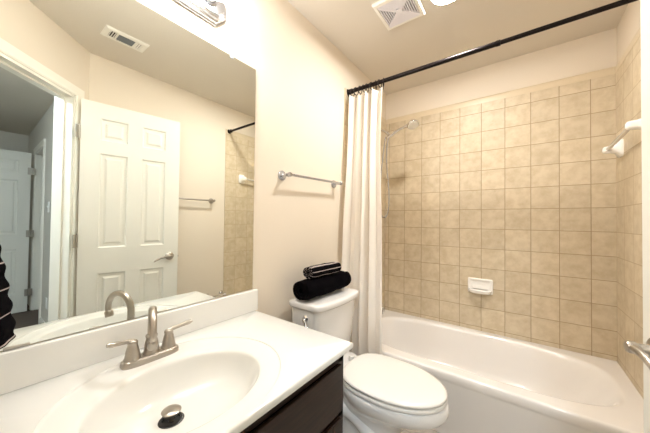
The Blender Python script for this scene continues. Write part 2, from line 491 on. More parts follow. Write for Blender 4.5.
HP = Vector((1.399, .441, 0)); TP = Vector((1.301, 1.053, 0))
ddir = (TP - HP).normalized(); tdir = Vector((ddir.y, -ddir.x, 0))   # thickness away from the room
if tdir.x < 0: tdir = -tdir
door, dm, _, _ = panel_door('door_1', HP, ddir, .62, 2.022, tdir, M['door'])
lever_set(door, TP - ddir * .062 + Vector((0, 0, .902)), -tdir, -ddir)
lever_set(door, TP - ddir * .062 + tdir * .035 + Vector((0, 0, .895)), tdir, -ddir)
bm = bmesh.new()
mt = Matrix(((ddir.x, tdir.x, 0, TP.x), (ddir.y, tdir.y, 0, TP.y), (0, 0, 1, .895), (0, 0, 0, 1)))
box(bm, (-.0005, .006, -.028), (.0015, .029, .028), mtx=mt); box(bm, (.0015, .011, -.007), (.009, .024, .007), mtx=mt)
link('door_latch', bm, M['steel'], door, smooth=False)
hinges(door, (HP - ddir * .006 - tdir * .004)[:2], tdir[:2], (-d45 * -1)[:2])

hd, _, _, _ = panel_door('door_2', (4.06, HY - .045), (0.03, -1, 0), .66, 2.022, (-1, -.03, 0), M['door'])
lever_set(hd, (4.04, HY - .045 - .60, .92), (-1, 0, 0), (0, 1, 0))
hinges(hd, (4.02, HY - .04), (0, -1), (0, 1), zs=(.25, 1.0, 1.80))

# ------------------------------------------------------------------ hall switch, outlet, added fill lamp
def plate(name, x, z, label, cat, toggle=True):
    t = empty(name, (x, HY, z)); tag(t, label, cat)
    bm = bmesh.new(); box(bm, (-.035, -.006, -.057), (.035, 0, .057)); link('cover_plate', bm, M['switch'], t, bevel=.002)
    bm = bmesh.new()
    if toggle:
        box(bm, (-.005, -.016, -.002), (.005, -.006, .012)); link('toggle', bm, M['switch'], t, bevel=.001)
    else:
        box(bm, (-.017, -.0075, .008), (.017, -.006, .036)); box(bm, (-.017, -.0075, -.036), (.017, -.006, -.008)); link('socket', bm, M['switch'], t, bevel=.001)
plate('light_switch', 3.03, 1.32, 'white wall switch on the hall wall seen through the doorway', 'light switch')
plate('wall_outlet', 3.00, .30, 'white outlet low on the hall wall beneath the switch', 'outlet', False)
t = empty('hall_fill_light', (1.50, -.60, H)); tag(t, 'added round fill light on the unseen hall ceiling outside the door', 'ceiling light')  # unseen lamp added behind the camera to brighten toilet and tub apron
bm = bmesh.new(); lathe(bm, [(0, 0), (.16, 0), (.16, -.02), (.15, -.025), (0, -.025)], (0, 0, 0)); link('base', fixn(bm), M['vent'], t)
bm = bmesh.new(); lathe(bm, [(.145, -.025), (.14, -.05), (.11, -.08), (.06, -.095), (0, -.10)], (0, 0, 0)); link('shade', fixn(bm), M['hallfill'], t)

# ------------------------------------------------------------------ mirror
t = empty('mirror', (0, .355, .875)); tag(t, 'large frameless wall mirror above the vanity backsplash', 'mirror')
bm = bmesh.new(); y0, y1, z1 = -.120 - .355, .817 - .355, 1.942 - .875
box(bm, (.001, y0, 0), (.006, y1, z1))
for f in bm.faces:
    f.material_index = 0 if f.normal.x > .9 or abs(f.calc_center_median().x - .006) < 1e-5 else 1
link('glass', bm, [M['mirror'], M['mirror_edge']], t, smooth=False)
def clip(y, z, s):
    bm = bmesh.new()
    box(bm, (.001, y - .009, z), (.009, y + .009, z + s * .010) if s > 0 else (.009, y + .009, z + .010))
    box(bm, (.0062, y - .009, min(z, z - s * .012)), (.0085, y + .009, max(z, z - s * .012)))
    link('clip', fixn(bm), M['clip'] if s > 0 else M['steel'], t, bevel=.001)
clip(.683 - .355, z1, 1); clip(.05 - .355, z1, 1)
bm = bmesh.new(); box(bm, (.0062, .055 - .355, -.002), (.009, .10 - .355, .006)); link('clip', bm, M['steel'], t, bevel=.001)

# ------------------------------------------------------------------ vanity cabinet
CZ = .771; CXF = .5587; CYE = .832; CT = .021
t = empty('vanity_cabinet', (.26, .35, 0)); tag(t, 'dark espresso vanity cabinet under the white sink top', 'cabinet')
inv = Matrix.Translation((-.26, -.35, 0))
bm = bmesh.new()
box(bm, (.004, SY + .006, 0), (.508, SY + .022, CZ - CT - .0015), mtx=inv); box(bm, (.004, .810, 0), (.508, .826, CZ - CT - .0015), mtx=inv)
box(bm, (.004, SY + .022, .09), (.508, .810, .105), mtx=inv); box(bm, (.004, SY + .022, .105), (.012, .810, CZ - CT - .0015), mtx=inv); box(bm, (.435, SY + .022, 0), (.45, .810, .09), mtx=inv)
link('body', bm, M['wood'], t, bevel=.002)
bm = bmesh.new()   # face frame
fx0, fx1 = .508, .522
ya, yb = SY + .006, .826
box(bm, (fx0, ya, .09), (fx1, ya + .035, CZ - CT - .0015), mtx=inv); box(bm, (fx0, yb - .035, .09), (fx1, yb, CZ - CT - .0015), mtx=inv)
box(bm, (fx0, ya, CZ - CT - .05), (fx1, yb, CZ - CT - .0015), mtx=inv); box(bm, (fx0, ya, .09), (fx1, yb, .13), mtx=inv)
box(bm, (fx0, ya, .505), (fx1, yb, .545), mtx=inv)
link('face_frame', bm, M['wood'], t, bevel=.0015)
def slab(name, y0, y1, z0, z1, door_=False):
    bm = bmesh.new(); x0, x1 = .5225, .536
    if not door_:
        box(bm, (x0, y0, z0), (x1, y1, z1), mtx=inv)
    else:
        s = .055
        box(bm, (x0, y0, z0), (x1, y0 + s, z1), mtx=inv); box(bm, (x0, y1 - s, z0), (x1, y1, z1), mtx=inv)
        box(bm, (x0, y0 + s, z0), (x1, y1 - s, z0 + s), mtx=inv); box(bm, (x0, y0 + s, z1 - s), (x1, y1 - s, z1), mtx=inv)
        box(bm, (x0, y0 + s, z0 + s), (x0 + .007, y1 - s, z1 - s), mtx=inv)
    return link(name, bm, M['wood'], t, bevel=.0025)
slab('drawer', ya + .015, yb - .030, .537, .699)
dmid = (ya + yb) / 2
for a, b_, ky in ((ya + .015, dmid - .002, dmid - .03), (dmid + .002, yb - .030, dmid + .03)):
    o = slab('door', a, b_, .105, .512, True)
    bm = bmesh.new(); lathe(bm, [(.006, 0), (.005, .012), (.013, .018), (.015, .024), (.010, .029), (0, .030)], (.536 - .26, ky - .35, .44), (1, 0, 0), 20)
    link('knob', fixn(bm), M['nickel'], o)

# ------------------------------------------------------------------ vanity top with integral basin
t = empty('marble_sink_counter', (.28, .35, CZ)); tag(t, 'white cultured marble countertop with oval basin and backsplash', 'countertop')
X0, X1, Y0, Y1 = .002, CXF, SY + .003, CYE
ocx, ocy, oax, oay = .305, .355, .243, .278
icx, icy, iax, iay = .325, .350, .163, .207
dcx, dcy = .275, .338
angs = [2 * PI * k / 144 for k in range(144)]
for cx_, cy_ in ((X0, Y0), (X1, Y0), (X1, Y1), (X0, Y1)):
    a = math.atan2(cy_ - ocy, cx_ - ocx) % (2 * PI)
    k = min(range(144), key=lambda i: abs(angs[i] - a)); angs[k] = a
def rect_ring(inset, z):
    out = []
    for a in angs:
        c, s = math.cos(a), math.sin(a)
        tx = ((X1 - inset - ocx) / c) if c > 1e-9 else ((X0 + inset - ocx) / c if c < -1e-9 else 1e9)
        ty = ((Y1 - inset - ocy) / s) if s > 1e-9 else ((Y0 + inset - ocy) / s if s < -1e-9 else 1e9)
        q = min(tx, ty); out.append(Vector((ocx + c * q - .28, ocy + s * q - .35, z - CZ)))
    return out
def ring(f, z, e=2.0):
    """f: 0 outer ridge .. 1 inner rim .. 2 drain"""
    out = []
    for a in angs:
        if f <= 1:
            cx_, cy_, ax_, ay_ = (p + (q - p) * f for p, q in zip((ocx, ocy, oax, oay), (icx, icy, iax, iay)))
        else:
            g = f - 1
            cx_, cy_, ax_, ay_ = icx + (dcx - icx) * g, icy + (dcy - icy) * g, iax + (.030 - iax) * g, iay + (.030 - iay) * g
        out.append(Vector((cx_ + ax_ * math.cos(a) - .28, cy_ + ay_ * math.sin(a) - .35, z - CZ)))
    return out
bm = bmesh.new()
z = CZ
rings = [rect_ring(.012, z - CT), rect_ring(.001, z - CT), rect_ring(0, z - CT + .004), rect_ring(0, z - .006), rect_ring(.0018, z - .002), rect_ring(.006, z), ring(-.02, z), ring(0, z)]
loft(bm, rings, False, False)
link('slab', fixn(bm), M['marble'], t, angle=50)
prof = [(0, z), (.006, z - .0004), (.022, z - .0032), (.045, z - .0040), (.10, z - .0046), (.5, z - .0060), (.85, z - .0075), (.93, z - .0090), (.97, z - .0115), (1.0, z - .016),
        (1.02, z - .023), (1.05, z - .036), (1.10, z - .052), (1.18, z - .071), (1.30, z - .088), (1.45, z - .0985), (1.62, z - .105), (1.80, z - .109), (1.93, z - .111), (1.99, z - .1125)]
bm = bmesh.new()
loft(bm, [ring(f, zz) for f, zz in prof], False, False)
for f in bm.faces:
    pass
bm.normal_update()
if sum(f.normal.z for f in bm.faces) < 0:
    bmesh.ops.reverse_faces(bm, faces=bm.faces[:])
link('basin', bm, M['marble'], t, angle=70)
bm = bmesh.new()
prof = [(0.0, 0), (.018, 0), (.018, .094), (.0165, .099), (.012, .1005), (0, .1005)]
loft(bm, [[Vector((X0 + a - .28, yy - .35, zz)) for a, zz in prof] for yy in (Y0 + .001, CYE + .008)])
link('backsplash', fixn(bm), M['marble'], t, angle=40, bevel=.002)
bm = bmesh.new()
dz_ = -.1125
lathe(bm, [(.0, dz_ - .012), (.021, dz_ - .012), (.022, dz_ + .001), (.029, dz_ + .0015), (.031, dz_ + .0005), (.031, dz_ - .002)], (dcx - .28, dcy - .35, 0), seg=32)
o = link('drain', fixn(bm), [M['rubber']], t)
dz_ += .006
bm = bmesh.new()
lathe(bm, [(0, dz_ - .016), (.006, dz_ - .016), (.006, dz_ + .008), (.019, dz_ + .010), (.0205, dz_ + .014), (.0235, dz_ + .017), (.0245, dz_ + .0195), (.021, dz_ + .0225), (.012, dz_ + .0245), (0, dz_ + .025)], (dcx - .28, dcy - .35, 0), seg=32)
link('stopper', fixn(bm), M['nickel'], o)

# ------------------------------------------------------------------ faucet
FX, FY = .098, .352
FZ = CZ - .004
t = empty('sink_faucet', (FX, FY, FZ)); tag(t, 'brushed nickel two-handle gooseneck faucet behind the basin', 'faucet')
bm = bmesh.new()
rings = []
for zz, k in ((-.0035, 0), (.004, 0), (.012, -.002), (.0155, -.005), (.016, -.010)):
    rings.append(sell(0, 0, zz, .027 + k, .080 + k, 64, 4.0))
loft(bm, rings); link('base_plate', fixn(bm), M['nickel'], t, angle=50)
bell = [(.0, .0155), (.0225, .0155), (.0225, .0185), (.0205, .021), (.0195, .028), (.0170, .042), (.0140, .054), (.0125, .060), (.0135, .063), (.0130, .068), (.009, .072), (0, .073)]
for s in (-1, 1):
    bm = bmesh.new(); lathe(bm, bell, (0, s * .051, 0), seg=32)
    h = link('handle', fixn(bm), M['nickel'], t, angle=45)
    bm = bmesh.new()
    p0 = Vector((-.002, s * .047, .069)); p1 = Vector((.0, s * (.128 if s > 0 else .114), .0775))
    pts = [p0.lerp(p1, i / 10) for i in range(11)]
    tube(bm, pts, [.0045, .0064, .0066, .0064, .0062, .0062, .0064, .0068, .0076, .0074, .0050], 14)
    link('lever', fixn(bm), M['nickel'], h, angle=50)
bm = bmesh.new()
lathe(bm, [(0, .0155), (.0235, .0155), (.0235, .019), (.0215, .022), (.0205, .030), (.0185, .048), (.0155, .060), (.0145, .064), (.0165, .067), (.0165, .072), (.0125, .075), (0, .075)], (0, 0, 0), seg=32)
sp = link('spout', fixn(bm), M['nickel'], t, angle=45)
bm = bmesh.new()
pts = [Vector((0, 0, .070 + .007 * i)) for i in range(5)]
rad = .058; top = .108; SA = R(-19)
for i in range(1, 21):
    a = PI - (PI * 1.12) * i / 20
    pts.append(Vector(((rad + rad * math.cos(a)) * math.cos(SA), (rad + rad * math.cos(a)) * math.sin(SA), top + rad * math.sin(a))))
tube(bm, pts, [.0118 - .0022 * i / (len(pts) - 1) for i in range(len(pts))], 18)
link('neck', fixn(bm), M['nickel'], sp, angle=50)
bm = bmesh.new(); e = pts[-1]; dd = (pts[-1] - pts[-2]).normalized()
lathe(bm, [(0, -.004), (.0105, -.004), (.0135, 0), (.0135, .016), (.0120, .019), (0, .019)], e - dd * .006, dd, 24)
link('aerator', fixn(bm), M['nickel'], sp, angle=40)
bm = bmesh.new()
tube(bm, [(-.020, 0, .014), (-.020, 0, .062)], .0022, 8); lathe(bm, [(0, 0), (.004, .001), (.0055, .006), (.004, .011), (0, .012)], (-.020, 0, .060), seg=16)
link('lift_rod', fixn(bm), M['nickel'], t)

# ------------------------------------------------------------------ vanity light bar
t = empty('vanity_light', (0, .358, 2.101)); tag(t, 'chrome light bar with globe bulbs above the mirror', 'wall light')
bm = bmesh.new()
def octo(x, hl, hh, c=.45):
    k = hh * .62
    return [Vector((x, -hl + k, -hh)), Vector((x, hl - k, -hh)), Vector((x, hl, -hh + k)), Vector((x, hl, hh - k)), Vector((x, hl - k, hh)), Vector((x, -hl + k, hh)), Vector((x, -hl, hh - k)), Vector((x, -hl, -hh + k))]
loft(bm, [octo(.001, .292, .075), octo(.010, .292, .075), octo(.014, .286, .069), octo(.020, .284, .067), octo(.024, .276, .059), octo(.030, .274, .057), octo(.034, .266, .049), octo(.040, .264, .047)])
link('backplate', fixn(bm), M['satin'], t, angle=20)
for y in (-.2, 0, .2):
    bm = bmesh.new(); lathe(bm, [(0, .038), (.030, .038), (.031, .044), (.024, .050), (.021, .074), (.019, .075), (0, .075)], (0, y, 0), (1, 0, 0), 28)
    s = link('socket', fixn(bm), M['satin'], t, angle=40)
    bm = bmesh.new(); bmesh.ops.create_uvsphere(bm, u_segments=28, v_segments=18, radius=.040, matrix=Matrix.Translation((.112, y, .0)))
    link('bulb', bm, M['bulb'], s, angle=180)

# ------------------------------------------------------------------ wall towel bars
def towel_bar(name, x, y0, y1, z, nx, m, label, dz=0.0, tall=.062):
    t = empty(name, (x, (y0 + y1) / 2, z)); tag(t, label, 'towel bar', 'metal towel bars')
    hl = (y1 - y0) / 2
    for s in (-1, 1):
        bm = bmesh.new()
        lathe(bm, [(0, 0), (.027, 0), (.027, .006), (.023, .011), (.013, .016), (.0095, .024), (.0095, tall - .012), (.0125, tall - .008), (.0125, tall + .006), (.009, tall + .010), (0, tall + .010)], (0, s * hl, s * dz), (nx, 0, 0), 28)
        link('post', fixn(bm), m, t, angle=40)
    bm = bmesh.new(); tube(bm, [(nx * tall, -hl, -dz), (nx * tall, hl, dz)], .0075, 16)
    link('bar', fixn(bm), m, t)
    return t
towel_bar('towel_bar', 0, 1.005, 1.500, 1.457, 1, M['satin'], 'chrome towel bar on the left wall above the toilet', .006)
towel_bar('towel_bar', W, .93, 1.475, 1.398, -1, M['nickel'], 'metal towel bar on the right wall behind the open door', 0)

# ------------------------------------------------------------------ towel on ring (side wall, seen in the mirror)
tr_ = empty('towel_ring', (.17, SY, 1.325)); tag(tr_, 'nickel towel ring holding striped black towel beside mirror', 'towel ring')
bm = bmesh.new(); lathe(bm, [(0, 0), (.026, 0), (.026, .006), (.020, .011), (.009, .016), (.009, .070), (.012, .075), (.012, .098), (0, .100)], (0, 0, 0), (0, 1, 0), 24)
link('post', fixn(bm), M['nickel'], tr_, angle=40)
bm = bmesh.new(); tube(bm, [Vector((.075 * math.sin(a), .090, -.082 + .075 * math.cos(a))) for a in (2 * PI * i / 40 for i in range(41))], .0045, 10, False)
link('ring', fixn(bm), M['nickel'], tr_)

def hanging_towel(name, cx, cy, ztop, zbot, wtop, wbot, dtop, dbot, material, label, folds=4, amp=.012, thick_bumps=0.0, cat='towel'):
    bm = bmesh.new(); n = 64; rows = 50
    uvl = bm.loops.layers.uv.new('uv')
    rings = []
    for j in range(rows + 1):
        f = j / rows; zz = ztop + (zbot - ztop) * f
        k = f ** .7
        hw = (wtop + (wbot - wtop) * k) / 2; hd = (dtop + (dbot - dtop) * k) / 2
        if f < .04: hw *= .55 + f * 11; hd *= .4 + f * 15
        hd *= 1 + thick_bumps * math.sin(f * 2 * PI * 6)
        r = []
        for i in range(n):
            a = 2 * PI * i / n
            c, s = math.cos(a), math.sin(a)
            rr = (abs(c) ** 2.6 + abs(s) ** 2.6) ** (-1 / 2.6)
            x = c * rr * hw; y = s * rr * hd
            y += amp * k * math.sin(x / hw * folds * 1.6 + f * 2.0)
            r.append(Vector((cx + x, cy + y, zz)))
        rings.append(r)
    vr = loft(bm, rings)
    for fc in bm.faces:
        for l in fc.loops:
            l[uvl].uv = (l.vert.co.x, l.vert.co.z)
    fixn(bm)
    o = link(name, bm, material, angle=60); tag(o, label, cat)
    return o
hanging_towel('hand_towel', .17, -.030, 1.198, .952, .10, .16, .110, .180, M['striped_hang'], 'black towel with thin white stripes hanging at the mirror edge', amp=.004, thick_bumps=.03)

# ------------------------------------------------------------------ toilet
TY = 1.243
t = empty('toilet', (.02, TY, 0)); tag(t, 'white two-piece elongated toilet with closed lid', 'toilet')
def egg(xb, xf, hw, z, n=72, eb=2.0, cfrac=.42, ef=2.0):
    cx_ = xb + (xf - xb) * cfrac
    out = []
    for k in range(n):
        a = 2 * PI * k / n; c, s = math.cos(a), math.sin(a)
        e = ef if c > 0 else eb
        rr = (abs(c) ** e + abs(s) ** e) ** (-1 / e)
        ax_ = (xf - cx_) if c > 0 else (cx_ - xb)
        out.append(Vector((cx_ + ax_ * c * rr - .02, s * rr * hw, z)))
    return out
bm = bmesh.new()
loft(bm, [egg(.14, .590, .110, 0, eb=3, cfrac=.5), egg(.14, .590, .110, .012, eb=3, cfrac=.5), egg(.15, .575, .100, .03, eb=3, cfrac=.5), egg(.17, .560, .094, .08, eb=3, cfrac=.5),
          egg(.20, .560, .094, .14, eb=2.6), egg(.23, .590, .098, .21, eb=2.4), egg(.25, .640, .110, .262, eb=2.3), egg(.262, .700, .128, .292), egg(.27, .748, .150, .318), egg(.27, .780, .170, .342),
          egg(.265, .794, .180, .365), egg(.262, .796, .1835, .385), egg(.262, .792, .182, .400), egg(.264, .786, .177, .4055), egg(.275, .775, .165, .4085), egg(.28, .750, .150, .4092)])
link('bowl', fixn(bm), M['porcelain'], t, angle=60)
bm = bmesh.new()
loft(bm, [sell(.14, 0, zz, ax_, ay_, 48, 5) for zz, ax_, ay_ in ((.26, .10, .10), (.30, .125, .135), (.34, .135, .155), (.395, .135, .160), (.407, .132, .157), (.410, .125, .150))])
link('tank_deck', fixn(bm), M['porcelain'], t, angle=50)
for s in (-1, 1):
    bm = bmesh.new()
    pts = bez((.50, s * .075, .12), (.36, s * .085, .30), (.24, s * .090, .30), (.20, s * .088, .12), 14) + bez((.20, s * .088, .12), (.185, s * .088, .07), (.18, s * .09, .04), (.14, s * .085, .03), 6)[1:]
    tube(bm, pts, .036, 16)
    link('trapway', fixn(bm), M['porcelain'], t, angle=60)
def rim_ring(zo, off, z):
    return egg(.298 - off, .789 + off, .184 + off, z, eb=2.9, cfrac=.46)
bm = bmesh.new()
loft(bm, [rim_ring(0, -.020, .4100), rim_ring(0, -.008, .4120), rim_ring(0, -.001, .4155), rim_ring(0, -.001, .4245), rim_ring(0, -.005, .4285), rim_ring(0, -.022, .4297)])
link('seat', fixn(bm), M['seat'], t, angle=60)
bm = bmesh.new()
loft(bm, [rim_ring(0, -.026, .4303), rim_ring(0, -.009, .4325), rim_ring(0, -.002, .4360), rim_ring(0, -.001, .4435), rim_ring(0, -.006, .4490), rim_ring(0, -.018, .4515), rim_ring(0, -.06, .4530), rim_ring(0, -.12, .4540)])
link('lid', fixn(bm), M['seat'], t, angle=60)
for s in (-1, 1):
    bm = bmesh.new(); lathe(bm, [(0, 0), (.018, 0), (.018, .020), (.014, .028), (0, .029)], (.247, s * .075, .409), seg=20)
    link('hinge_cap', fixn(bm), M['seat'], t)
def tank_ring(z, hw, xb, xf, n=72, bow=.026, e=16):
    out = []
    cx_ = (xb + xf) / 2; ax_ = (xf - xb) / 2
    for k in range(n):
        a = 2 * PI * k / n; c, s = math.cos(a), math.sin(a)
        rr = (abs(c) ** e + abs(s) ** e) ** (-1 / e)
        x = cx_ + ax_ * c * rr; y = hw * s * rr
        if c > 0: x += bow * (1 - (y / hw) ** 2) * (c * rr)
        out.append(Vector((x - .02, y, z)))
    return out
bm = bmesh.new()
loft(bm, [tank_ring(.4105, .150, .06, .175), tank_ring(.422, .172, .050, .188), tank_ring(.45, .180, .044, .198), tank_ring(.60, .192, .040, .212), tank_ring(.744, .199, .038, .222)])
tk = link('tank', fixn(bm), M['porcelain'], t, angle=50)
bm = bmesh.new()
loft(bm, [tank_ring(.7445, .201, .040, .225), tank_ring(.746, .210, .034, .236), tank_ring(.752, .213, .032, .240), tank_ring(.770, .213, .032, .240), tank_ring(.777, .2105, .034, .237), tank_ring(.7795, .203, .042, .230), tank_ring(.780, .18, .06, .21)])
link('tank_lid', fixn(bm), M['porcelain'], t, angle=60)
bm = bmesh.new()
lathe(bm, [(0, 0), (.017, 0), (.017, .005), (.012, .009), (.008, .012), (.008, .022), (0, .022)], (.130, -.1945, .700), (0, -1, 0), 24)
pts = [Vector((.130 + .004 * i, -.2155 - .0006 * i, .700 - .0058 * i)) for i in range(9)]
tube(bm, pts, [.0075, .008, .0078, .0072, .007, .0072, .008, .008, .005], 12)
link('flush_lever', fixn(bm), M['chrome'], tk, angle=40)

# ------------------------------------------------------------------ rolled towels on the tank
def roll(name, c, axis, rad, length, turns, material, label, squash=.94, jitter=.004, gap=0.35, group=None):
    """spiral-wound towel; axis is a unit vector in plan"""
    ax = Vector(axis).normalized(); sd = Vector((-ax.y, ax.x, 0)); up = Vector((0, 0, 1))
    bm = bmesh.new(); uvl = bm.loops.layers.uv.new('uv')
    n = int(turns * 30); th = rad / (turns + .6)
    segs = 24
    def sp(i, off):
        a = 2 * PI * turns * i / n
        r = rad - th * .5 - (rad - th * 1.0) * (i / n) * .94
        r += off
        return a, max(r, .001)
    def pt(i, off, s):
        a, r = sp(i, off)
        f = s / segs
        wob = 1 + .03 * math.sin(7 * f + a * 2) + .022 * math.sin(17 * f + 3 * a) + .015 * math.sin(29 * f - 2 * a + 1)
        e = 0.0
        l = (f - .5) * length
        # soft ends
        en = min(f, 1 - f) * segs
        shr = 1 - (.10 if en < .5 else (.03 if en < 1.5 else 0))
        inward = (i / n) * .008
        l = max(-length / 2 + inward, min(length / 2 - inward, l))
        return Vector(c) + ax * l + (sd * math.cos(a + 2.2) * 1.04 + up * math.sin(a + 2.2) * squash) * r * wob * shr
    outer = [[bm.verts.new(pt(i, th * .5 * (1 - gap * .3), s)) for s in range(segs + 1)] for i in range(n + 1)]
    inner = [[bm.verts.new(pt(i, -th * .5 * (1 - gap), s)) for s in range(segs + 1)] for i in range(n + 1)]
    def q(a, b_, c_, d_, uvs):
        f = bm.faces.new((a, b_, c_, d_))
        for l, uv in zip(f.loops, uvs): l[uvl].uv = uv
    for i in range(n):
        ui, uj = 2 * PI * rad * turns * i / n, 2 * PI * rad * turns * (i + 1) / n
        for s in range(segs):
            a, b2 = s / segs * length, (s + 1) / segs * length
            uv = ((a, ui), (b2, ui), (b2, uj), (a, uj))
            q(outer[i][s], outer[i][s + 1], outer[i + 1][s + 1], outer[i + 1][s], uv)
            q(inner[i + 1][s], inner[i + 1][s + 1], inner[i][s + 1], inner[i][s], uv)
        for s in (0, segs):
            q(outer[i][s], outer[i + 1][s], inner[i + 1][s], inner[i][s], ((0, ui), (0, uj), (0, uj), (0, ui)))
    for i in (0, n):
        for s in range(segs):
            q(outer[i][s], outer[i][s + 1], inner[i][s + 1], inner[i][s], ((0, 0), (0, 0), (0, 0), (0, 0)))
    fixn(bm)
    o = link(name, bm, material, angle=60); tag(o, label, 'towel')
    return o
roll('bath_towel', (.130, 1.226, .780 + .064), (0.03, 1, 0), .067, .400, 3.2, M['towel'], 'large plain black towel rolled on the toilet tank lid', squash=.95, gap=.6)
roll('washcloth', (.138, 1.202, .780 + .128 + .022), (0.04, 1, 0), .049, .250, 2.4, M['striped'], 'small rolled black washcloth with pale stripes on the larger rolled towel', squash=.84, gap=.6)

# ------------------------------------------------------------------ bathtub
TF = 1.605
t = empty('bathtub', (.76, 1.99, 0)); tag(t, 'white alcove bathtub with apron front below the tiled walls', 'bathtub')
TX0, TX1, TY1, TZ = .010, 1.520, 2.372, .3665
bcx, bcy = .745, 2.008
tang = [2 * PI * k / 160 for k in range(160)]
for cx_, cy_ in ((TX0, TF), (TX1, TF), (TX1, TY1), (TX0, TY1)):
    a = math.atan2(cy_ - bcy, cx_ - bcx) % (2 * PI)
    k = min(range(160), key=lambda i: abs(tang[i] - a)); tang[k] = a
def trect(z, fy, ins=0.0):
    out = []
    for a in tang:
        c, s = math.cos(a), math.sin(a)
        tx = ((TX1 - ins - bcx) / c) if c > 1e-9 else ((TX0 + ins - bcx) / c if c < -1e-9 else 1e9)
        ty = ((TY1 - ins - bcy) / s) if s > 1e-9 else ((TF + ins - bcy) / s if s < -1e-9 else 1e9)
        q = min(tx, ty); p = Vector((bcx + c * q - .76, bcy + s * q - 1.99, z))
        # front edge pushed back by fy
        if bcy + s * q < TF + ins + 1e-4: p.y += fy
        out.append(p)
    return out
def tin(z, x0, x1, y0, y1, e):
    out = []
    cx_, cy_ = (x0 + x1) / 2, (y0 + y1) / 2
    for a0 in tang:
        a = a0; c, s = math.cos(a), math.sin(a)
        # keep the sampling roughly proportional to the ellipse
        aa = math.atan2(s / (y1 - y0), c / (x1 - x0)) if False else math.atan2(s * (x1 - x0), c * (y1 - y0))
        c, s = math.cos(aa), math.sin(aa)
        rr = (abs(c) ** e + abs(s) ** e) ** (-1 / e)
        out.append(Vector((cx_ + (x1 - x0) / 2 * c * rr - .76, cy_ + (y1 - y0) / 2 * s * rr - 1.99, z)))
    return out
bm = bmesh.new()
loft(bm, [trect(0, .022), trect(.04, .022), trect(.05, .016), trect(.30, .014), trect(.315, .006), trect(.325, .001), trect(.345, .0), trect(.357, .001), trect(.3635, .004), trect(.3662, .010), trect(.3665, .018), tin(.3668, .046, 1.474, 1.668, 2.342, 3.4),
          tin(.3670, .058, 1.460, 1.678, 2.330, 3.4), tin(.3660, .064, 1.453, 1.684, 2.324, 3.4), tin(.3625, .071, 1.446, 1.690, 2.318, 3.4), tin(.356, .077, 1.438, 1.6955, 2.3125, 3.4), tin(.347, .082, 1.430, 1.700, 2.308, 3.4), tin(.335, .086, 1.422, 1.704, 2.304, 3.4),
          tin(.28, .100, 1.385, 1.720, 2.290, 3.4), tin(.20, .118, 1.335, 1.735, 2.276, 3.2), tin(.12, .140, 1.270, 1.755, 2.258, 3.1), tin(.075, .165, 1.200, 1.780, 2.232, 3.0), tin(.055, .205, 1.130, 1.815, 2.200, 2.8), tin(.050, .30, 1.00, 1.87, 2.14, 2.6)], False, True)
link('shell', fixn(bm), M['acrylic'], t, angle=60)
bm = bmesh.new(); lathe(bm, [(0, 0), (.030, 0), (.030, .003), (.022, .005), (0, .005)], (.33 - .76, 2.0 - 1.99, .050)); link('drain', fixn(bm), M['chrome'], t)
bm = bmesh.new(); lathe(bm, [(0, 0), (.036, 0), (.036, .006), (.026, .012), (0, .013)], (.098 - .76, 2.0 - 1.99, .27), (1, 0, .12)); link('overflow_plate', fixn(bm), M['chrome'], t)

# ------------------------------------------------------------------ tub spout, valve, hand shower
PW = .008
t = empty('tub_spout', (PW, 2.0, .50)); tag(t, 'chrome tub spout low on the tiled wall beside the curtain', 'tub spout')
bm = bmesh.new()
lathe(bm, [(0, 0), (.034, 0), (.034, .004), (.026, .010), (0, .010)], (0, 0, 0), (1, 0, 0))
rings = []
for i in range(13):
    f = i / 12; x = .006 + .150 * f; z = .004 - .010 * f; r = .025 + .003 * math.sin(f * PI)
    if f > .9: r *= .75
    rings.append([Vector((x, r * math.cos(a), z + r * math.sin(a) * (1.0 + .15 * f))) for a in (2 * PI * k / 24 for k in range(24))])
loft(bm, rings); tube(bm, [(.135, 0, -.012), (.135, 0, -.040)], .017, 20)
link('spout_body', fixn(bm), M['chrome'], t, angle=50)
bm = bmesh.new(); lathe(bm, [(.003, 0), (.003, .018), (.006, .020), (.006, .028), (0, .029)], (.135, 0, .020)); link('diverter', fixn(bm), M['chrome'], t)
t = empty('shower_valve', (PW, 2.0, .86)); tag(t, 'chrome shower valve on the tiled wall hidden behind the curtain', 'shower valve')
bm = bmesh.new(); lathe(bm, [(0, 0), (.085, 0), (.085, .004), (.070, .012), (.030, .016), (.026, .045), (0, .046)], (0, 0, 0), (1, 0, 0), 36); link('escutcheon', fixn(bm), M['chrome'], t, angle=40)
bm = bmesh.new(); tube(bm, [(.048, 0, 0), (.052, 0, -.03), (.056, 0, -.075)], [.012, .009, .007], 14); lathe(bm, [(0, .03), (.022, .03), (.022, .055), (.015, .062), (0, .062)], (0, 0, 0), (1, 0, 0)); link('lever', fixn(bm), M['chrome'], t, angle=40)

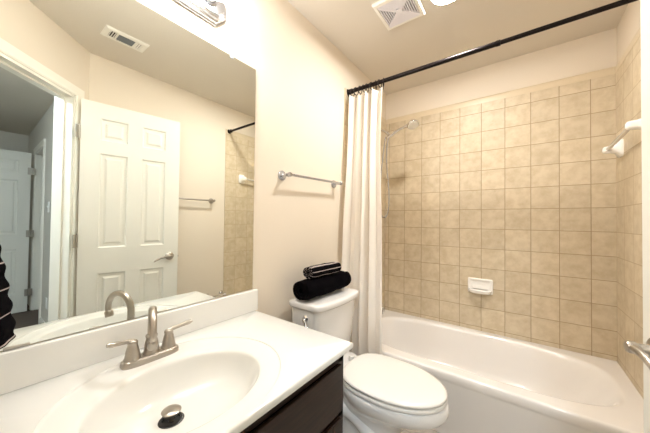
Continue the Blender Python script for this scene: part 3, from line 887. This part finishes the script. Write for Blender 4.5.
t = empty('hand_shower', (PW, 2.0, 1.965)); tag(t, 'chrome hand shower on its arm with hose hanging by the curtain', 'hand shower')
bm = bmesh.new()
lathe(bm, [(0, 0), (.028, 0), (.028, .004), (.018, .012), (0, .012)], (0, 0, 0), (1, 0, 0))
tube(bm, bez((.004, 0, 0), (.09, 0, .005), (.13, 0, -.005), (.172, 0, -.045), 12), .0085, 14)
link('shower_arm', fixn(bm), M['chrome'], t, angle=40)
bm = bmesh.new()
B = Vector((.178, 0, -.052))
tube(bm, [B + Vector((-.012, 0, .014)), B + Vector((.010, 0, -.014))], .015, 16)
tube(bm, [B + Vector((.0, -.010, -.006)), B + Vector((.0, .012, -.006))], .017, 18)
tube(bm, [B + Vector((-.004, 0, -.03)), B + Vector((.034, 0, -.008))], [.012, .015], 16)
link('bracket', fixn(bm), M['chrome'], t, angle=40)
bm = bmesh.new()
h0 = B + Vector((.010, 0, -.026)); h1 = B + Vector((.162, 0, .036)); 
pts = [h0.lerp(h1, i / 12) + Vector((0, 0, .012 * math.sin(PI * i / 12))) for i in range(13)]
tube(bm, pts, [.0105, .0115, .012, .012, .0118, .0115, .011, .0108, .0105, .0105, .011, .014, .016], 16)
hn = Vector((.28, -.30, -.91)).normalized()
lathe(bm, [(0, -.018), (.016, -.017), (.030, -.010), (.043, .000), (.0455, .008), (.0455, .013), (.042, .017), (0, .017)], B + Vector((.200, 0, .042)), hn, 32)
hs_ = link('spray_head', fixn(bm), M['chrome'], t, angle=45)
bm = bmesh.new(); lathe(bm, [(0, .0171), (.038, .0171), (.038, .0185), (0, .0190)], B + Vector((.200, 0, .042)), hn, 32); link('spray_face', fixn(bm), M['vent'], hs_)
bm = bmesh.new()
p = bez(B + Vector((.004, 0, -.030)), B + Vector((-.030, 0, -.20)), B + Vector((.040, 0, -.45)), B + Vector((.016, 0, -.60)), 24)
p += bez(p[-1], p[-1] + Vector((-.004, 0, -.06)), p[-1] + Vector((-.030, 0, -.095)), p[-1] + Vector((-.058, 0, -.06)), 12)[1:]
p += bez(p[-1], p[-1] + Vector((-.03, 0, .06)), B + Vector((-.055, 0, -.25)), B + Vector((-.012, 0, -.020)), 20)[1:]
tube(bm, [q + Vector((-.008 * min(1, i / 8), 0, 0)) for i, q in enumerate(p)], .0055, 10); link('hose', fixn(bm), M['satin'], t)

# ------------------------------------------------------------------ soap dish, ceramic towel bar
t = empty('soap_dish', (.795, D, .715)); tag(t, 'white ceramic soap dish set in the back tile wall', 'soap dish')
bm = bmesh.new()
def rr_(x, z0, z1, hw, r=.012, n=6):
    out = []
    for (cx_, cz_, a0) in ((hw - r, z1 - r, 0), (-hw + r, z1 - r, 90), (-hw + r, z0 + r, 180), (hw - r, z0 + r, 270)):
        for k in range(n + 1):
            a = R(a0 + 90 * k / n); out.append(Vector((cx_ + r * math.cos(a), x, cz_ + r * math.sin(a))))
    return out
loft(bm, [rr_(0, -.056, .056, .084, .006), rr_(-.010, -.056, .056, .084, .008), rr_(-.0135, -.052, .052, .080, .010), rr_(-.0135, -.044, .044, .070, .012), rr_(-.006, -.036, .038, .062, .014), rr_(-.004, -.030, .032, .056, .014)])
link('plate', fixn(bm), M['ceramic'], t, angle=50)
bm = bmesh.new()
n = 40
def dish(z, dep, hw, e=3.0):
    return [Vector((hw * math.cos(PI * k / n) * 1.0, -.004 - dep * (max(math.sin(PI * k / n), 0) ** .45), z)) for k in range(n + 1)] 
loft(bm, [dish(-.056, .040, .060), dish(-.050, .058, .070), dish(-.036, .068, .076), dish(-.026, .070, .078), dish(-.024, .067, .075), dish(-.034, .060, .068), dish(-.044, .045, .056)], True, True)
link('tray', fixn(bm), M['ceramic'], t, angle=60)

t = empty('ceramic_towel_bar', (TW, 2.05, 1.650)); tag(t, 'white ceramic towel bar with clear rod on the right tile wall', 'towel bar')
for y, dzz in ((1.835, .020), (2.262, .0)):
    bm = bmesh.new(); yy = y - 2.05; zo = dzz
    def br(x, hy, hz, e=4):
        return [Vector((x, yy + hy * c * (abs(c) ** e + abs(s) ** e) ** (-1 / e), zo + hz * s * (abs(c) ** e + abs(s) ** e) ** (-1 / e))) for c, s in ((math.cos(2 * PI * k / 40), math.sin(2 * PI * k / 40)) for k in range(40))]
    loft(bm, [br(0, .038, .050, 6), br(-.008, .038, .050, 6), br(-.014, .034, .044, 5), br(-.026, .022, .026), br(-.045, .018, .021), br(-.062, .019, .021, 3), br(-.074, .017, .018, 3), br(-.080, .010, .011, 2)])
    link('post', fixn(bm), M['ceramic'], t, angle=60)
bm = bmesh.new(); tube(bm, [(-.058, 1.850 - 2.05, .020), (-.058, 2.250 - 2.05, 0)], .0095, 18); link('bar', fixn(bm), M['clear'], t, angle=60)

# ------------------------------------------------------------------ curtain rod, rings, curtain
RY, RZ = 1.668, 2.170
t = empty('curtain_rod', (.76, RY, RZ)); tag(t, 'black tension shower curtain rod spanning above the bathtub', 'curtain rod')
bm = bmesh.new(); tube(bm, [(.02 - .76, 0, 0), (.95 - .76, 0, 0)], .0140, 20); tube(bm, [(.90 - .76, 0, 0), (1.512 - .76, 0, 0)], .0118, 20); lathe(bm, [(0, 0), (.0152, 0), (.0152, .02), (0, .02)], (.94 - .76, 0, 0), (1, 0, 0))
link('tube', fixn(bm), M['bronze'], t, angle=40)
for s, x in ((1, .0), (-1, W)):
    bm = bmesh.new(); lathe(bm, [(0, 0.001), (.0225, .001), (.0235, .004), (.0235, .012), (.0195, .016), (.0175, .036), (.0185, .040), (.0185, .048), (.014, .050), (0, .050)], (x - .76, 0, 0), (s, 0, 0), 28)
    link('end_cap', fixn(bm), M['bronze'], t, angle=40)
NF = 5
def cpos(f, v):
    """f along the curtain 0..1, v 0 top .. 1 bottom"""
    z = 2.132 - v * (2.132 - .115)
    g = min(1.0, v / .80) ** .9
    base = RY - .010 - (RY - .010 - 1.552) * g
    waist = math.exp(-((v - .22) / .16) ** 2)
    x0 = .012 + .006 * waist; x1 = .302 - .014 * waist + .062 * v
    ph = 2 * PI * NF * (f + .022 * math.sin(2 * PI * f * 1.5 + 1.0)) + .55 * math.sin(2.2 * v + 5 * f)
    amp = (.019 + .008 * math.sin(11 * f + 1) + .006 * math.sin(4 * v + 9 * f)) * (1 - .35 * waist)
    x = x0 + (x1 - x0) * (f + .020 * math.sin(ph * 2 + .6) * (1 - .3 * v) + .004 * math.sin(5 * v + 13 * f) * v)
    x = max(.008, x)
    y = base + amp * math.sin(ph) + .004 * math.sin(9 * f * PI + 2.5 * v)
    top = max(0, 1 - v * 14)
    dip = .020 * (.5 - .5 * math.cos(2 * PI * NF * f + PI)) * top + .004 * math.sin(23 * f) * top
    return Vector((x, min(y, 1.594) if z < .42 else y, z - dip))
bm = bmesh.new(); uvl = bm.loops.layers.uv.new('uv')
nu, nv = 260, 60
grid = [[bm.verts.new(cpos(i / nu, j / nv)) for i in range(nu + 1)] for j in range(nv + 1)]
for j in range(nv):
    for i in range(nu):
        f = bm.faces.new((grid[j][i], grid[j + 1][i], grid[j + 1][i + 1], grid[j][i + 1]))
        for l, (a, b_) in zip(f.loops, ((i, j), (i, j + 1), (i + 1, j + 1), (i + 1, j))):
            l[uvl].uv = (a / nu * 1.7, b_ / nv * 2.0)
o = link('shower_curtain', bm, M['curtain'], angle=180)
tag(o, 'white waffle shower curtain gathered beside the left wall', 'shower curtain')
md = o.modifiers.new('thick', 'SOLIDIFY'); md.thickness = .0016; md.offset = 0
# rings: one at every fold crest
rp = None
for k in range(10):
    f = (k + .02) / 9.0 if k < 9 else .993
    p = cpos(f, 0)
    if rp is None:
        rp = empty('curtain_ring', (p.x, RY, RZ)); tag(rp, 'dark curtain ring on the rod among the gathered rings', 'curtain ring', 'curtain rings')
        bm = bmesh.new()
        tube(bm, [Vector((0, .0225 * math.sin(a), -.010 + .0265 * math.cos(a))) for a in (2 * PI * i / 28 for i in range(29))], .0030, 8, False)
        link('loop', fixn(bm), M['bronze'], rp)
        bm = bmesh.new(); tube(bm, [(0, 0, -.0365), (0, .004, -.042), (0, .002, -.054), (0, -.004, -.058)], .0024, 8); link('hook', fixn(bm), M['bronze'], rp)
    else:
        r = rp.copy(); COL.objects.link(r); r.location = (p.x, RY, RZ); r.rotation_euler = (0, random.uniform(-.12, .12), random.uniform(-.35, .35))
        for ch in list(rp.children):
            c = ch.copy(); COL.objects.link(c); c.parent = r

# ------------------------------------------------------------------ ceiling fixtures
t = empty('ceiling_light', (.728, 1.492, H)); tag(t, 'round recessed ceiling light next to the exhaust fan', 'ceiling light')
bm = bmesh.new(); lathe(bm, [(.080, 0), (.080, -.004), (.077, -.006), (.074, -.006), (.074, 0)], (0, 0, 0), seg=40); link('trim_ring', fixn(bm), M['vent'], t, angle=40)
bm = bmesh.new(); lathe(bm, [(0, -.001), (.0735, -.001), (.0735, -.004), (.05, -.0045), (0, -.005)], (0, 0, 0), seg=40); link('lens', fixn(bm), M['diffuser'], t, angle=60)

t = empty('exhaust_fan', (.485, 1.445, H)); tag(t, 'square white louvred exhaust fan cover on the ceiling', 'exhaust fan')
S = .115
bm = bmesh.new()
def sq(s, z): return [Vector((-s, -s, z)), Vector((s, -s, z)), Vector((s, s, z)), Vector((-s, s, z))]
loft(bm, [sq(S, 0), sq(S, -.012), sq(S - .004, -.018), sq(S - .020, -.021), sq(S - .024, -.012)], False, False)
link('frame', fixn(bm), M['vent'], t, angle=25)
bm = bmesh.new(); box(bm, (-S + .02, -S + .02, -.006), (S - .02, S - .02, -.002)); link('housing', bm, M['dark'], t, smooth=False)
bm = bmesh.new(); box(bm, (-.019, -.019, -.0225), (.019, .019, -.007))
for k in range(4):   # solid diagonals between the four fields of slots
    a = PI / 4 + k * PI / 2
    mt = Matrix.Rotation(a, 4, 'Z'); box(bm, (.0, -.010, -.0205), (.128, .010, -.0100), mtx=mt)
L0 = .026
for k in range(4):
    mt = Matrix.Rotation(k * PI / 2, 4, 'Z')
    for q in range(6):
        x = L0 + q * .0118
        box(bm, (x, -x, -.0195), (x + (.0058 if k % 2 == 0 else .0100), x, -.0105), mtx=mt)
link('grille', fixn(bm), M['fan'], t, smooth=False)

t = empty('ceiling_register', (1.142, .612, H)); tag(t, 'white rectangular air register on the ceiling seen in the mirror', 'air vent')
bm = bmesh.new()
hx_, hy_ = .070, .122
def rc(a, z, hx=hx_, hy=hy_): return [Vector((-hx + a, -hy + a, z)), Vector((hx - a, -hy + a, z)), Vector((hx - a, hy - a, z)), Vector((-hx + a, hy - a, z))]
loft(bm, [rc(0, 0), rc(0, -.002), rc(.010, -.008), rc(.030, -.009), rc(.032, -.002)], False, False)
box(bm, (-.05, -.056, -.009), (.05, -.046, -.003)); box(bm, (-.05, .046, -.009), (.05, .056, -.003))
link('frame', fixn(bm), M['vent'], t, angle=25)
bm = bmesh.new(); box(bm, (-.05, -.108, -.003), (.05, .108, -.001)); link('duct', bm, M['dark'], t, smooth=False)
for s in (-1, 1):
    bm = bmesh.new()
    for q in range(4):
        mt = Matrix.Translation((0, s * (.062 + q * .0125), -.006)) @ Matrix.Rotation(-s * .7, 4, 'X'); box(bm, (-.048, -.0045, -.0008), (.048, .0045, .0008), mtx=mt)
    link('louvers', bm, M['vent'], t, smooth=False)
bm = bmesh.new()
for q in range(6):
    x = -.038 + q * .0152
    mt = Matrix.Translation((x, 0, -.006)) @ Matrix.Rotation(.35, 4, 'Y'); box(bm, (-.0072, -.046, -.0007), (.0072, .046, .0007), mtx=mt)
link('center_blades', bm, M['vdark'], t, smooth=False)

t = empty('toilet_paper_holder', (W, 1.527, .428)); tag(t, 'small chrome paper holder low on the right wall beside the tub', 'paper holder')
for s_ in (-1, 1):
    bm = bmesh.new(); lathe(bm, [(0, 0), (.024, 0), (.024, .006), (.012, .014), (.009, .024), (.009, .058), (.014, .062), (.014, .074), (0, .076)], (0, s_ * .080, 0), (-1, 0, 0), 24)
    link('post', fixn(bm), M['chrome'], t, angle=40)
bm = bmesh.new(); tube(bm, [(-.066, -.078, 0), (-.066, -.03, 0), (-.066, .03, 0), (-.066, .078, 0)], .008, 16); link('roller', fixn(bm), M['chrome'], t)
